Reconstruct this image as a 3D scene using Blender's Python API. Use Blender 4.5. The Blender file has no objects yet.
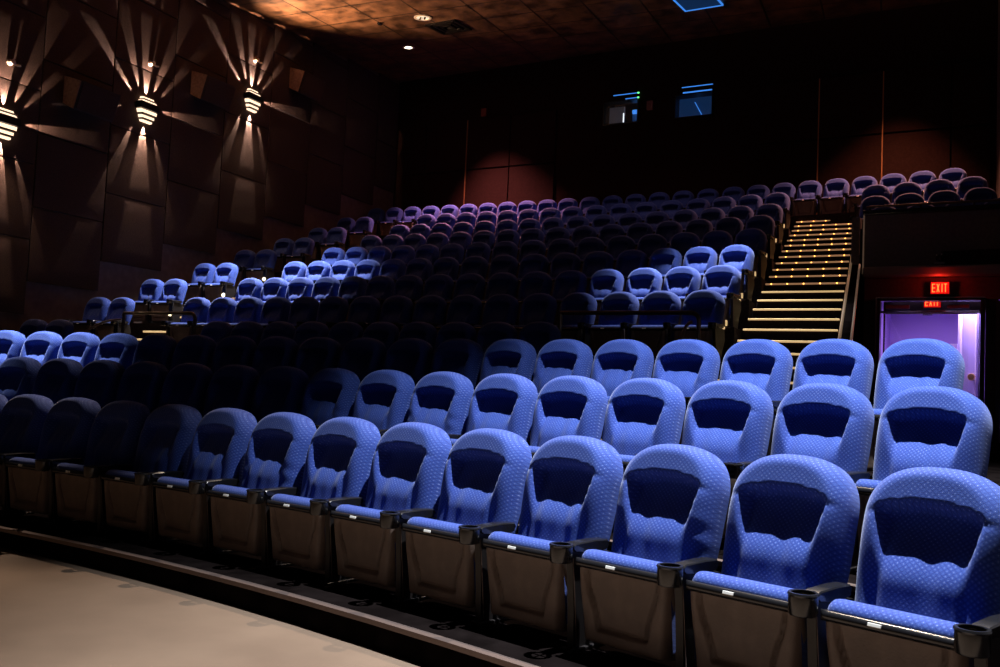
import bpy, math, random
from mathutils import Vector, Matrix
random.seed(7)
SC = bpy.context.scene
COL = SC.collection
ZO = 1.23                                    # camera height above the main floor
pi = math.pi

# ------------------------------------------------------------------ materials
def mat(name, color, rough=.6, metal=0.0, spec=.5, emit=None, estr=0.0, sheen=0.0, coat=0.0):
    m = bpy.data.materials.new(name); m.use_nodes = True
    b = m.node_tree.nodes['Principled BSDF']
    b.inputs['Base Color'].default_value = (*color, 1)
    b.inputs['Roughness'].default_value = rough
    b.inputs['Metallic'].default_value = metal
    b.inputs['Specular IOR Level'].default_value = spec
    if sheen:
        b.inputs['Sheen Weight'].default_value = sheen
        b.inputs['Sheen Roughness'].default_value = .45
        b.inputs['Sheen Tint'].default_value = (.75, .82, 1, 1)
    if coat: b.inputs['Coat Weight'].default_value = coat
    if emit:
        b.inputs['Emission Color'].default_value = (*emit, 1)
        b.inputs['Emission Strength'].default_value = estr
    return m
def N(m, t, **kw):
    n = m.node_tree.nodes.new(t)
    for k, v in kw.items(): setattr(n, k, v)
    return n
def LK(m, a, b): m.node_tree.links.new(a, b)
def noise_mix(m, c1, c2, scale=4, detail=6, lo=.4, hi=.65, coord='Object', bump=0.0, rough=None):
    b = m.node_tree.nodes['Principled BSDF']
    tc = N(m, 'ShaderNodeTexCoord'); nz = N(m, 'ShaderNodeTexNoise')
    nz.inputs['Scale'].default_value = scale; nz.inputs['Detail'].default_value = detail
    LK(m, tc.outputs[coord], nz.inputs['Vector'])
    r = N(m, 'ShaderNodeValToRGB')
    r.color_ramp.elements[0].position = lo; r.color_ramp.elements[0].color = (*c1, 1)
    r.color_ramp.elements[1].position = hi; r.color_ramp.elements[1].color = (*c2, 1)
    LK(m, nz.outputs['Fac'], r.inputs['Fac']); LK(m, r.outputs['Color'], b.inputs['Base Color'])
    if bump:
        n2 = N(m, 'ShaderNodeTexNoise'); n2.inputs['Scale'].default_value = scale*12
        LK(m, tc.outputs[coord], n2.inputs['Vector'])
        bp = N(m, 'ShaderNodeBump'); bp.inputs['Strength'].default_value = bump; bp.inputs['Distance'].default_value = .01
        LK(m, n2.outputs['Fac'], bp.inputs['Height']); LK(m, bp.outputs['Normal'], b.inputs['Normal'])
    return m

def fabric(name, base, dot, pitch):
    m = mat(name, base, rough=.78, spec=.2, sheen=.28)
    b = m.node_tree.nodes['Principled BSDF']
    tc = N(m, 'ShaderNodeTexCoord'); sp = N(m, 'ShaderNodeSeparateXYZ')
    LK(m, tc.outputs['Object'], sp.inputs[0])
    def math_(op, a, c=None):
        n = N(m, 'ShaderNodeMath', operation=op)
        for i, v in enumerate((a, c)):
            if v is None: continue
            if isinstance(v, (int, float)): n.inputs[i].default_value = v
            else: LK(m, v, n.inputs[i])
        return n.outputs[0]
    x = math_('MULTIPLY', sp.outputs['X'], 1/pitch)
    yy = math_('ADD', sp.outputs['Z'], math_('MULTIPLY', sp.outputs['Y'], .34))
    y = math_('MULTIPLY', yy, 1/pitch)
    u = math_('ADD', x, y); v = math_('SUBTRACT', x, y)
    fu = math_('ABSOLUTE', math_('SUBTRACT', math_('FRACT', u), .5)); fv = math_('ABSOLUTE', math_('SUBTRACT', math_('FRACT', v), .5))
    mx = math_('MAXIMUM', fu, fv)
    dots = math_('LESS_THAN', mx, .070)
    weave = math_('GREATER_THAN', mx, .43)
    nz = N(m, 'ShaderNodeTexNoise'); nz.inputs['Scale'].default_value = 260
    LK(m, tc.outputs['Object'], nz.inputs['Vector'])
    nl = N(m, 'ShaderNodeTexNoise'); nl.inputs['Scale'].default_value = 7
    LK(m, tc.outputs['Object'], nl.inputs['Vector'])
    gate = math_('MULTIPLY', dots, math_('GREATER_THAN', nz.outputs['Fac'], .47))
    mix1 = N(m, 'ShaderNodeMix', data_type='RGBA'); mix1.inputs[6].default_value = (*base, 1)
    mix1.inputs[7].default_value = (base[0]*1.5, base[1]*1.6, min(1, base[2]*1.15), 1)
    LK(m, nl.outputs['Fac'], mix1.inputs[0])
    mix2 = N(m, 'ShaderNodeMix', data_type='RGBA'); LK(m, mix1.outputs[2], mix2.inputs[6])
    mix2.inputs[7].default_value = (base[0]*.45, base[1]*.45, base[2]*.6, 1)
    LK(m, math_('MULTIPLY', weave, .8), mix2.inputs[0])
    mix3 = N(m, 'ShaderNodeMix', data_type='RGBA'); LK(m, mix2.outputs[2], mix3.inputs[6])
    mix3.inputs[7].default_value = (*dot, 1); LK(m, gate, mix3.inputs[0])
    LK(m, mix3.outputs[2], b.inputs['Base Color'])
    bp = N(m, 'ShaderNodeBump'); bp.inputs['Strength'].default_value = .35; bp.inputs['Distance'].default_value = .003
    LK(m, nz.outputs['Fac'], bp.inputs['Height']); LK(m, bp.outputs['Normal'], b.inputs['Normal'])
    return m

M = {}
M['fabric'] = fabric('seat_fabric', (.024, .054, .30), (.36, .42, .80), .021)
M['plastic'] = mat('black_plastic', (.012, .010, .010), rough=.38, spec=.4)
M['pan'] = noise_mix(mat('pan_plastic', (.16, .12, .10), rough=.42, spec=.4), (.15, .112, .094), (.20, .148, .124), 9, 4, bump=.12)
M['gloss'] = mat('gloss_black', (.010, .010, .012), rough=.22, spec=.6)
M['chrome'] = mat('chrome', (.7, .66, .6), rough=.25, metal=1)
M['white_tag'] = mat('white_tag', (.85, .85, .82), rough=.4)
M['floor'] = noise_mix(mat('concrete', (.3, .2, .15), rough=.55, spec=.35), (.15, .105, .075), (.215, .155, .112), 1.3, 8, .35, .7, bump=.05)
M['carpet'] = noise_mix(mat('dark_carpet', (.02, .014, .013), rough=.9, spec=.1), (.014, .010, .010), (.03, .02, .02), 30, 4, bump=.3)
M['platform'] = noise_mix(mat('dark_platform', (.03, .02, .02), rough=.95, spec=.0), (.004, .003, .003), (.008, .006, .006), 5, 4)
M['nosing'] = mat('metal_nosing', (.16, .12, .11), rough=.45, metal=.6)
M['gold'] = mat('lit_nosing', (.8, .6, .3), rough=.4, emit=(1, .66, .30), estr=.6)
M['gold_dim'] = mat('lit_nosing_upper', (.6, .45, .3), rough=.4, emit=(1, .50, .24), estr=.26)
M['led'] = mat('led_point', (1, .6, .2), emit=(1, .40, .07), estr=6)
M['led_warm'] = mat('led_point_warm', (1, .7, .3), emit=(1, .66, .22), estr=1.8)
M['acoustic'] = noise_mix(mat('acoustic_fabric', (.05, .03, .025), rough=.9, spec=.12, sheen=.1), (.040, .026, .022), (.075, .048, .040), 60, 5, .35, .7, bump=.35)
M['wall'] = noise_mix(mat('painted_wall', (.10, .07, .06), rough=.75, spec=.2), (.17, .125, .11), (.21, .155, .135), 8, 4)
M['wall_back'] = noise_mix(mat('back_wall_fabric', (.06, .02, .015), rough=.9, spec=.1), (.020, .008, .0055), (.027, .011, .008), 25, 5, bump=.2)
M['box'] = noise_mix(mat('box_paint', (.06, .05, .05), rough=.65, spec=.3), (.12, .10, .10), (.15, .125, .12), 20, 4)
M['band'] = mat('band_paint', (.28, .25, .25), rough=.5)
M['trim_gold'] = mat('brass_strip', (.75, .38, .16), rough=.4, metal=.7)
M['speaker'] = mat('speaker_case', (.035, .024, .02), rough=.6)
M['speaker_lit_side'] = noise_mix(mat('speaker_lit_side', (.3, .17, .11), rough=.6), (.24, .13, .08), (.34, .2, .13), 18, 3)  # paler than the case: lamplight on this end put into the colour
M['diffuser'] = mat('lamp_diffuser', (1, .8, .6), emit=(1, .70, .48), estr=1.7)
M['lamp'] = mat('lamp_glass', (1, 1, .9), emit=(1, .88, .62), estr=12)
M['white_round'] = mat('aisle_lamp_glass', (1, .9, .7), emit=(1, .82, .52), estr=3.2)
M['white_metal'] = mat('white_fitting', (.85, .75, .6), rough=.4)
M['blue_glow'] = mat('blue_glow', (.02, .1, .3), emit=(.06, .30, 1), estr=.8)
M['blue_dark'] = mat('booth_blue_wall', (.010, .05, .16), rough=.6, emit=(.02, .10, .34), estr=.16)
M['booth'] = mat('booth_wall', (.05, .05, .06), rough=.8)
M['projector_lens'] = mat('projector_lens', (.5, .8, 1), emit=(.45, .8, 1), estr=9)
M['green'] = mat('green_led', (.1, 1, .3), emit=(.15, 1, .25), estr=2)
M['exit_red'] = mat('exit_face', (.5, .01, .01), rough=.5, emit=(1, .01, .01), estr=.45)
M['exit_letter'] = mat('exit_letter', (1, .4, .1), emit=(1, .16, .03), estr=2.4)
M['frame'] = mat('door_frame_paint', (.03, .025, .028), rough=.3, spec=.6)
M['silver'] = mat('aluminium_edge', (.75, .68, .8), rough=.25, metal=.9)
M['purple_wall'] = mat('corridor_wall', (.42, .27, .66), rough=.5)
M['lilac'] = mat('corridor_panel', (.50, .44, .74), rough=.4)
M['white'] = mat('white_trim', (.85, .8, .9), rough=.4)
M['brass'] = mat('brass_knob', (.8, .55, .2), rough=.3, metal=.9)
gm = bpy.data.materials.new('pane_glass'); gm.use_nodes = True
nt = gm.node_tree; nt.nodes.clear()
o_ = nt.nodes.new('ShaderNodeOutputMaterial'); mx_ = nt.nodes.new('ShaderNodeMixShader')
t_ = nt.nodes.new('ShaderNodeBsdfTransparent'); g_ = nt.nodes.new('ShaderNodeBsdfGlossy'); f_ = nt.nodes.new('ShaderNodeFresnel')
g_.inputs['Roughness'].default_value = .03
nt.links.new(f_.outputs[0], mx_.inputs[0]); nt.links.new(t_.outputs[0], mx_.inputs[1]); nt.links.new(g_.outputs[0], mx_.inputs[2]); nt.links.new(mx_.outputs[0], o_.inputs[0])
M['edge_metal_'] = mat('corner_metal', (.8, .7, .6), rough=.3, metal=.9, emit=(1, .62, .40), estr=.05)  # slight emission paints a highlight on the corner metal
M['glass'] = gm
M['rail'] = mat('rail_metal', (.15, .12, .10), rough=.28, metal=.85)

# ceiling tiles: grid lines and grimy patches
cm = mat('ceiling_tiles', (.16, .09, .05), rough=.42, spec=.5); M['ceiling'] = cm
b = cm.node_tree.nodes['Principled BSDF']; tc = N(cm, 'ShaderNodeTexCoord')
br = N(cm, 'ShaderNodeTexBrick'); br.offset = 0; br.squash = 1
br.inputs['Scale'].default_value = 1; br.inputs['Brick Width'].default_value = 1.2; br.inputs['Row Height'].default_value = .95
br.inputs['Mortar Size'].default_value = .02; br.inputs['Mortar Smooth'].default_value = 0
br.inputs['Color1'].default_value = (1, 1, 1, 1); br.inputs['Color2'].default_value = (.8, .8, .8, 1); br.inputs['Mortar'].default_value = (.05, .05, .05, 1)
mp = N(cm, 'ShaderNodeMapping'); mp.inputs['Rotation'].default_value = (0, 0, math.radians(-6)); mp.inputs['Location'].default_value = (.35, .1, 0)
LK(cm, tc.outputs['Object'], mp.inputs['Vector']); LK(cm, mp.outputs['Vector'], br.inputs['Vector'])
nz = N(cm, 'ShaderNodeTexNoise'); nz.inputs['Scale'].default_value = 2.2; nz.inputs['Detail'].default_value = 9; nz.inputs['Roughness'].default_value = .65
LK(cm, tc.outputs['Object'], nz.inputs['Vector'])
cr = N(cm, 'ShaderNodeValToRGB'); cr.color_ramp.elements[0].position = .38; cr.color_ramp.elements[0].color = (.04, .02, .011, 1)
cr.color_ramp.elements[1].position = .68; cr.color_ramp.elements[1].color = (.30, .15, .075, 1)
LK(cm, nz.outputs['Fac'], cr.inputs['Fac'])
mm = N(cm, 'ShaderNodeMix', data_type='RGBA', blend_type='MULTIPLY'); mm.inputs[0].default_value = 1
LK(cm, cr.outputs['Color'], mm.inputs[6]); LK(cm, br.outputs['Color'], mm.inputs[7]); LK(cm, mm.outputs[2], b.inputs['Base Color'])
rr = N(cm, 'ShaderNodeMapRange'); rr.inputs['To Min'].default_value = .3; rr.inputs['To Max'].default_value = .6
LK(cm, nz.outputs['Fac'], rr.inputs['Value']); LK(cm, rr.outputs['Result'], b.inputs['Roughness'])

# floor cracks
fm = M['floor']; fb = fm.node_tree.nodes['Principled BSDF']

# ------------------------------------------------------------------ mesh helper
class MB:
    def __init__(s): s.v = []; s.f = []
    def quad_grid(s, rows, close_u=False, close_v=False, flip=False):
        b0 = len(s.v); nr = len(rows); nc = len(rows[0])
        for r in rows: s.v.extend([tuple(p) for p in r])
        for i in range(nr if close_v else nr-1):
            for j in range(nc if close_u else nc-1):
                a = b0+i*nc+j; b_ = b0+i*nc+(j+1) % nc
                c = b0+((i+1) % nr)*nc+(j+1) % nc; d = b0+((i+1) % nr)*nc+j
                s.f.append((a, d, c, b_) if flip else (a, b_, c, d))
        return b0
    def box(s, c, d, M_=None, bev=0.0):
        x, y, z = [k/2 for k in d]
        if bev <= 0:
            P = [(-x, -y, -z), (x, -y, -z), (x, y, -z), (-x, y, -z), (-x, -y, z), (x, -y, z), (x, y, z), (-x, y, z)]
            F = [(0, 3, 2, 1), (4, 5, 6, 7), (0, 1, 5, 4), (1, 2, 6, 5), (2, 3, 7, 6), (3, 0, 4, 7)]
        else:
            import bmesh
            bm = bmesh.new(); bmesh.ops.create_cube(bm, size=1)
            for v in bm.verts: v.co = Vector((v.co.x*d[0], v.co.y*d[1], v.co.z*d[2]))
            bmesh.ops.bevel(bm, geom=bm.edges[:], offset=bev, segments=2, profile=.5, affect='EDGES')
            bm.verts.index_update()
            P = [tuple(v.co) for v in bm.verts]; F = [tuple(v.index for v in f.verts) for f in bm.faces]; bm.free()
        b0 = len(s.v)
        for p in P:
            q = Vector(p)
            if M_ is not None: q = M_ @ q
            s.v.append(tuple(q+Vector(c)))
        for f in F: s.f.append(tuple(b0+i for i in f))
        return s
    def prism(s, poly, z0, z1):          # poly list of (x,y) counter-clockwise
        b0 = len(s.v); n = len(poly)
        z0l = z0 if isinstance(z0, (list, tuple)) else [z0]*n
        z1l = z1 if isinstance(z1, (list, tuple)) else [z1]*n
        for (x, y), z in zip(poly, z0l): s.v.append((x, y, z))
        for (x, y), z in zip(poly, z1l): s.v.append((x, y, z))
        s.f.append(tuple(b0+i for i in range(n))[::-1]); s.f.append(tuple(b0+n+i for i in range(n)))
        for i in range(n):
            j = (i+1) % n
            s.f.append((b0+i, b0+j, b0+n+j, b0+n+i))
        return s
    def extr_yz(s, poly, x0, x1):        # poly of (y,z) extruded along x
        b0 = len(s.v); n = len(poly)
        for y, z in poly: s.v.append((x0, y, z))
        for y, z in poly: s.v.append((x1, y, z))
        s.f.append(tuple(b0+i for i in range(n))[::-1]); s.f.append(tuple(b0+n+i for i in range(n)))
        for i in range(n):
            j = (i+1) % n
            s.f.append((b0+i, b0+j, b0+n+j, b0+n+i))
        return s
    def tube(s, pts, r, n=10, caps=True):
        pts = [Vector(p) for p in pts]; rings = []
        up = None
        for i, p in enumerate(pts):
            t = (pts[min(i+1, len(pts)-1)]-pts[max(i-1, 0)]).normalized()
            if up is None:
                up = Vector((0, 0, 1)) if abs(t.z) < .9 else Vector((1, 0, 0))
            a = t.cross(up).normalized(); b_ = a.cross(t).normalized(); up = b_
            rings.append([p+a*r*math.cos(2*pi*k/n)+b_*r*math.sin(2*pi*k/n) for k in range(n)])
        b0 = s.quad_grid(rings, close_u=True)
        if caps:
            s.f.append(tuple(b0+k for k in range(n))); m_ = b0+(len(pts)-1)*n
            s.f.append(tuple(m_+k for k in range(n))[::-1])
        return s
    def lathe(s, prof, c, axis='z', n=20):
        rings = []
        for r, h in prof:
            ring = []
            for k in range(n):
                a = 2*pi*k/n
                if axis == 'z': ring.append((c[0]+r*math.cos(a), c[1]+r*math.sin(a), c[2]+h))
                elif axis == 'y': ring.append((c[0]+r*math.cos(a), c[1]+h, c[2]-r*math.sin(a)))
                else: ring.append((c[0]+h, c[1]+r*math.cos(a), c[2]+r*math.sin(a)))
            rings.append(ring)
        s.quad_grid(rings, close_u=True)
        return s
    def mesh(s, name, m, smooth=False, auto=None):
        me = bpy.data.meshes.new(name); me.from_pydata(s.v, [], s.f); me.update()
        if not me.materials: me.materials.append(M[m] if isinstance(m, str) else m)
        if smooth:
            for p in me.polygons: p.use_smooth = True
            if auto is not None:
                try: me.set_sharp_from_angle(angle=math.radians(auto))
                except Exception: pass
        return me
def link(name, me, parent=None):
    o = bpy.data.objects.new(name, me); COL.objects.link(o)
    if parent is not None: o.parent = parent
    return o
def build(mb, name, m, parent=None, smooth=False, auto=40):
    return link(name, mb.mesh(name, m, smooth, auto), parent)
def empty(name, loc=(0, 0, 0), rz=0):
    o = bpy.data.objects.new(name, None); o.empty_display_size = .1; COL.objects.link(o)
    o.location = loc; o.rotation_euler = (0, 0, rz); return o
def tag(o, label, cat, group=None):
    o['label'] = label; o['category'] = cat
    if group: o['group'] = group
    return o
def struct(o): o['kind'] = 'structure'; return o
def sstep(a, b_, x):
    t = min(1, max(0, (x-a)/(b_-a))); return t*t*(3-2*t)

# ------------------------------------------------------------------ plan of the house (measured, metres)
CL = (-6.3842, -14.3972); CU = (-8.3879, -46.0726)
R = [19.114, 20.3355, 21.6433, 55.4469, 57.2433, 58.517, 59.8251, 61.1653, 62.524, 63.9213, 65.3158, 66.7046]
Z = [-0.2136, 0.1013, 0.4282, 0.7565, 1.2907, 1.7758, 2.2632, 2.7471, 3.2319, 3.7235, 4.2431, 4.7618]
HB = .89                                     # seat height to the top of the back
FL = [z+ZO-HB for z in Z]                     # floor of each row
SP = .56
FR = .80                                     # platform front, ahead of the back tops
def cen(r): return CL if r <= 3 else CU
def pt(r, th, dr=0): c = cen(r); return (c[0]+(R[r-1]+dr)*math.sin(th), c[1]+(R[r-1]+dr)*math.cos(th))
def wallx(y): return -14.95-.07*(y-11)
def stair_l(y): return -3.02-.118*(y-11.5)
def stair_r(y): return -1.80-.118*(y-11.5)
def aisle_l(y): return -13.22-.105*(y-11)
def aisle_r(y): return -12.16-.07*(y-11)
def nos_y(z): return 11.55+(z-1.97)*2.70      # stair nosing line
def ceil_z(y): return 9.4+.08*(y-14.2)
BACK = 21.6

def arc_poly(c, r0, r1, xl, xr, n=36):
    """ring segment between two radii, cut by the side lines xl(y), xr(y)"""
    def th_at(rad, xf):
        th = 0
        for _ in range(30):
            y = c[1]+rad*math.cos(th); th = math.asin((xf(y)-c[0])/rad)
        return th
    a0, a1 = th_at(r0, xl), th_at(r0, xr); b0, b1 = th_at(r1, xl), th_at(r1, xr)
    P = [(c[0]+r0*math.sin(a0+(a1-a0)*i/n), c[1]+r0*math.cos(a0+(a1-a0)*i/n)) for i in range(n+1)]
    Q = [(c[0]+r1*math.sin(b1+(b0-b1)*i/n), c[1]+r1*math.cos(b1+(b0-b1)*i/n)) for i in range(n+1)]
    return P+Q, P

# ------------------------------------------------------------------ floors
mb = MB(); mb.prism([(-16, -3), (5, -3), (5, 16), (-16, 16)], -.3, 0)
struct(build(mb, 'floor', 'floor'))
wallr = lambda y: -.35-.118*(y-21.6)
right_end = lambda y: wallr(y)-.01
def strip(P, z, w=.045, h=.02):
    """thin nosing along an arc P (inner edge)"""
    m_ = MB(); n = len(P); A_ = []; B_ = []
    for i in range(n):
        t = Vector(P[min(i+1, n-1)])-Vector(P[max(i-1, 0)]); t.normalize(); nn = Vector((t.y, -t.x))   # towards the screen
        A_.append(Vector(P[i])+nn*.006); B_.append(Vector(P[i])-nn*w)
    rows = []
    for a, b_ in zip(A_, B_):
        rows.append([(a.x, a.y, z-h), (a.x, a.y, z+.004), (b_.x, b_.y, z+.004), (b_.x, b_.y, z-h)])
    m_.quad_grid(rows, close_u=True)
    return m_
left_end = lambda y: -14.9
for r in (1, 2, 3):
    r0 = R[r-1]-.74
    r1 = R[r]-.74 if r < 3 else None
    if r < 3:
        poly, P = arc_poly(CL, r0, r1, left_end, right_end)
    else:
        _, P = arc_poly(CL, r0, r0+1, left_end, right_end)
        poly = P+[(wallr(18.5)-.01, 18.5), (-2.0, 18.5), (-2.0, 9.4), (-14.9, 9.4)]
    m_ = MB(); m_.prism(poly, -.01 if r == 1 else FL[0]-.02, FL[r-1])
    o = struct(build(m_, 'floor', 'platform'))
    o['label'] = ['low platform of the front row', 'platform of the second row', 'platform of the third row and cross aisle'][r-1]
    s_ = strip(P, FL[r-1])
    struct(build(s_, 'trim_%d' % r, 'nosing'))
for r in range(4, 13):
    r0 = R[r-1]-FR; r1 = (R[r]-FR) if r < 12 else R[11]+1.6
    xl = lambda y: wallx(y)+.02
    if r == 12: xr = lambda y: wallr(y)-.02
    else: xr = stair_l
    if r == 12:
        poly, P = arc_poly(CU, r0, r1, xl, xr)
        n_ = len(P); poly = P+[(wallr(BACK)-.02, BACK), (xl(BACK), BACK)]
    else: poly, P = arc_poly(CU, r0, r1, xl, xr)
    m_ = MB(); m_.prism(poly, .7, FL[r-1]); struct(build(m_, 'floor', 'carpet'))
    # thin metal nosing between the aisles
    am = (lambda y: aisle_r(y)) if r > 4 else (lambda y: aisle_r(y)+.1)
    _, P2 = arc_poly(CU, r0, r0+1, am, (lambda y: stair_l(y)-.05), 30)
    struct(build(strip(P2, FL[r-1], .03, .012), 'trim_%d' % (r), 'nosing'))
for r in (9, 10, 11):                         # block over the exit
    r0 = R[r-1]-FR; r1 = R[r]-FR
    poly, P = arc_poly(CU, r0, r1, (lambda y: stair_r(y)+.14), (lambda y: wallr(y)-.02), 16)
    m_ = MB(); m_.prism(poly, 3.2, FL[r-1]); struct(build(m_, 'floor', 'carpet'))

# ------------------------------------------------------------------ walls and ceiling
def slant_wall(name, y0, y1, t=.25, z0=0, z1=10.3, m='wall'):
    P = [(wallx(y0), y0), (wallx(y1), y1), (wallx(y1)-t, y1), (wallx(y0)-t, y0)]
    m_ = MB(); m_.prism(P, z0, z1); return struct(build(m_, name, m))
slant_wall('wall_left', 0, BACK+.2, .2, -.2, ceil_z(BACK)+.2)
mc = MB()
cy0, cy1 = 4.0, BACK+.3
mc.v = [(-15.9, cy0, ceil_z(cy0)), (6, cy0, ceil_z(cy0)), (6, cy1, ceil_z(cy1)), (-15.9, cy1, ceil_z(cy1))]
mc.v += [(x, y, z+.15) for x, y, z in mc.v]
mc.f = [(0, 3, 2, 1), (4, 5, 6, 7), (0, 1, 5, 4), (1, 2, 6, 5), (2, 3, 7, 6), (3, 0, 4, 7)]
mc.f = [(0, 1, 2, 3), (7, 6, 5, 4), (4, 5, 1, 0), (5, 6, 2, 1), (6, 7, 3, 2), (7, 4, 0, 3)]
struct(build(mc, 'ceiling', 'ceiling'))
# back wall with two booth openings
wins = [(-9.22, -8.28, 8.06, 8.66), (-7.32, -6.38, 8.04, 8.62)]
mbk = MB(); y0, y1 = BACK, BACK+.25; zt = ceil_z(BACK)+.1
xs = [-15.9, wins[0][0], wins[0][1], wins[1][0], wins[1][1], .1]
for i in range(5):
    a, b_ = xs[i], xs[i+1]
    if i in (1, 3):
        w = wins[i//2]
        mbk.box(((a+b_)/2, (y0+y1)/2, w[2]/2), (b_-a, y1-y0, w[2])); mbk.box(((a+b_)/2, (y0+y1)/2, (w[3]+zt)/2), (b_-a, y1-y0, zt-w[3]))
    else: mbk.box(((a+b_)/2, (y0+y1)/2, zt/2), (b_-a, y1-y0, zt))
struct(build(mbk, 'wall_back', 'wall_back'))
# fabric panels of the back wall, left and right of the booth
pn = 0
PX = [-15.4, -14.62, -13.25, -11.9, -10.53]; PXR = [-5.26, -3.9, -2.54, -1.18, -.42]
for grp in (PX, PXR):
    for i in range(len(grp)-1):
        for k, (za, zb) in enumerate(((4.2, 7.19), (7.21, 8.62))):
            m_ = MB(); m_.box(((grp[i]+grp[i+1])/2, BACK-.03, (za+zb)/2), (grp[i+1]-grp[i]-.03, .05, zb-za-.02), bev=.008)
            o = build(m_, 'fabric_panel', 'wall_back')
            side = 'beside the booth windows' if grp is PX else 'above the exit block'
            edge = ['first', 'second', 'third', 'fourth'][i]
            tag(o, 'dark red fabric back wall panel, %s tier, %s from the left, %s' % (('lower', 'upper')[k], edge, side), 'wall panel', 'fabric panels on the back wall')
for i, x in enumerate((-13.25, -3.9, -2.54)):
    m_ = MB(); m_.box((x, BACK-.07, 6.4), (.022, .03, 4.4)); struct(build(m_, 'trim_%d' % (20+i), 'trim_gold'))

# ------------------------------------------------------------------ acoustic panels on the left wall
ymid = lambda k: 9.9+1.51*k
col_words = {-3: 'foremost column', -2: 'second column from the front', -1: 'column of the foremost sconce', 0: 'column between the first two sconces', 1: 'column of the middle sconce', 2: 'column between the two rear sconces', 3: 'column of the rear sconce', 4: 'first column behind the rear sconce', 5: 'second column behind the rear sconce', 6: 'last full column before the back corner', 7: 'column in the back corner'}
row_words = ['lowest', 'second from the bottom', 'third from the bottom', 'fourth from the bottom', 'fifth from the bottom', 'sixth from the bottom', 'topmost']
for k in range(-3, 8):
    ya = 9.9+1.51*k; yb = min(ya+1.51, BACK-.04)
    base = 2.70+.573*k
    n = 0
    while True:
        z0 = base+1.30*n; z1 = z0+1.30
        top = ceil_z((ya+yb)/2)-.05
        if z0 > top-.15: break
        z1 = min(z1, top)
        if n >= 7: break
        m_ = MB(); g = .012; t = .07
        xa, xb = wallx(ya+g), wallx(yb-g)
        # slightly pillowed face
        rows = []
        nu, nv = 8, 8
        for i in range(nv+1):
            row = []
            for j in range(nu+1):
                u = j/nu; v = i/nv
                y = ya+g+(yb-ya-2*g)*u; zz = z0+g+(z1-z0-2*g)*v
                e = min(u, 1-u, v, 1-v); d = t-.008*(1-sstep(0, .04, e))
                if e == 0: d = t-.01
                row.append((wallx(y)+d, y, zz))
            rows.append(row)
        m_.quad_grid(rows)
        # edge sides
        ring = rows[0]+[r_[-1] for r_ in rows[1:]]+rows[-1][::-1][1:]+[r_[0] for r_ in rows[::-1][1:-1]]
        m_.quad_grid([[(wallx(p[1])+.004, p[1], p[2]) for p in ring], ring], close_u=True)
        o = build(m_, 'acoustic_panel', 'acoustic', smooth=True, auto=25)
        tag(o, 'dark brown fabric wall panel, %s, %s' % (row_words[n], col_words[k]), 'acoustic panel', 'acoustic panels stepping up the side wall')
        n += 1

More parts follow.
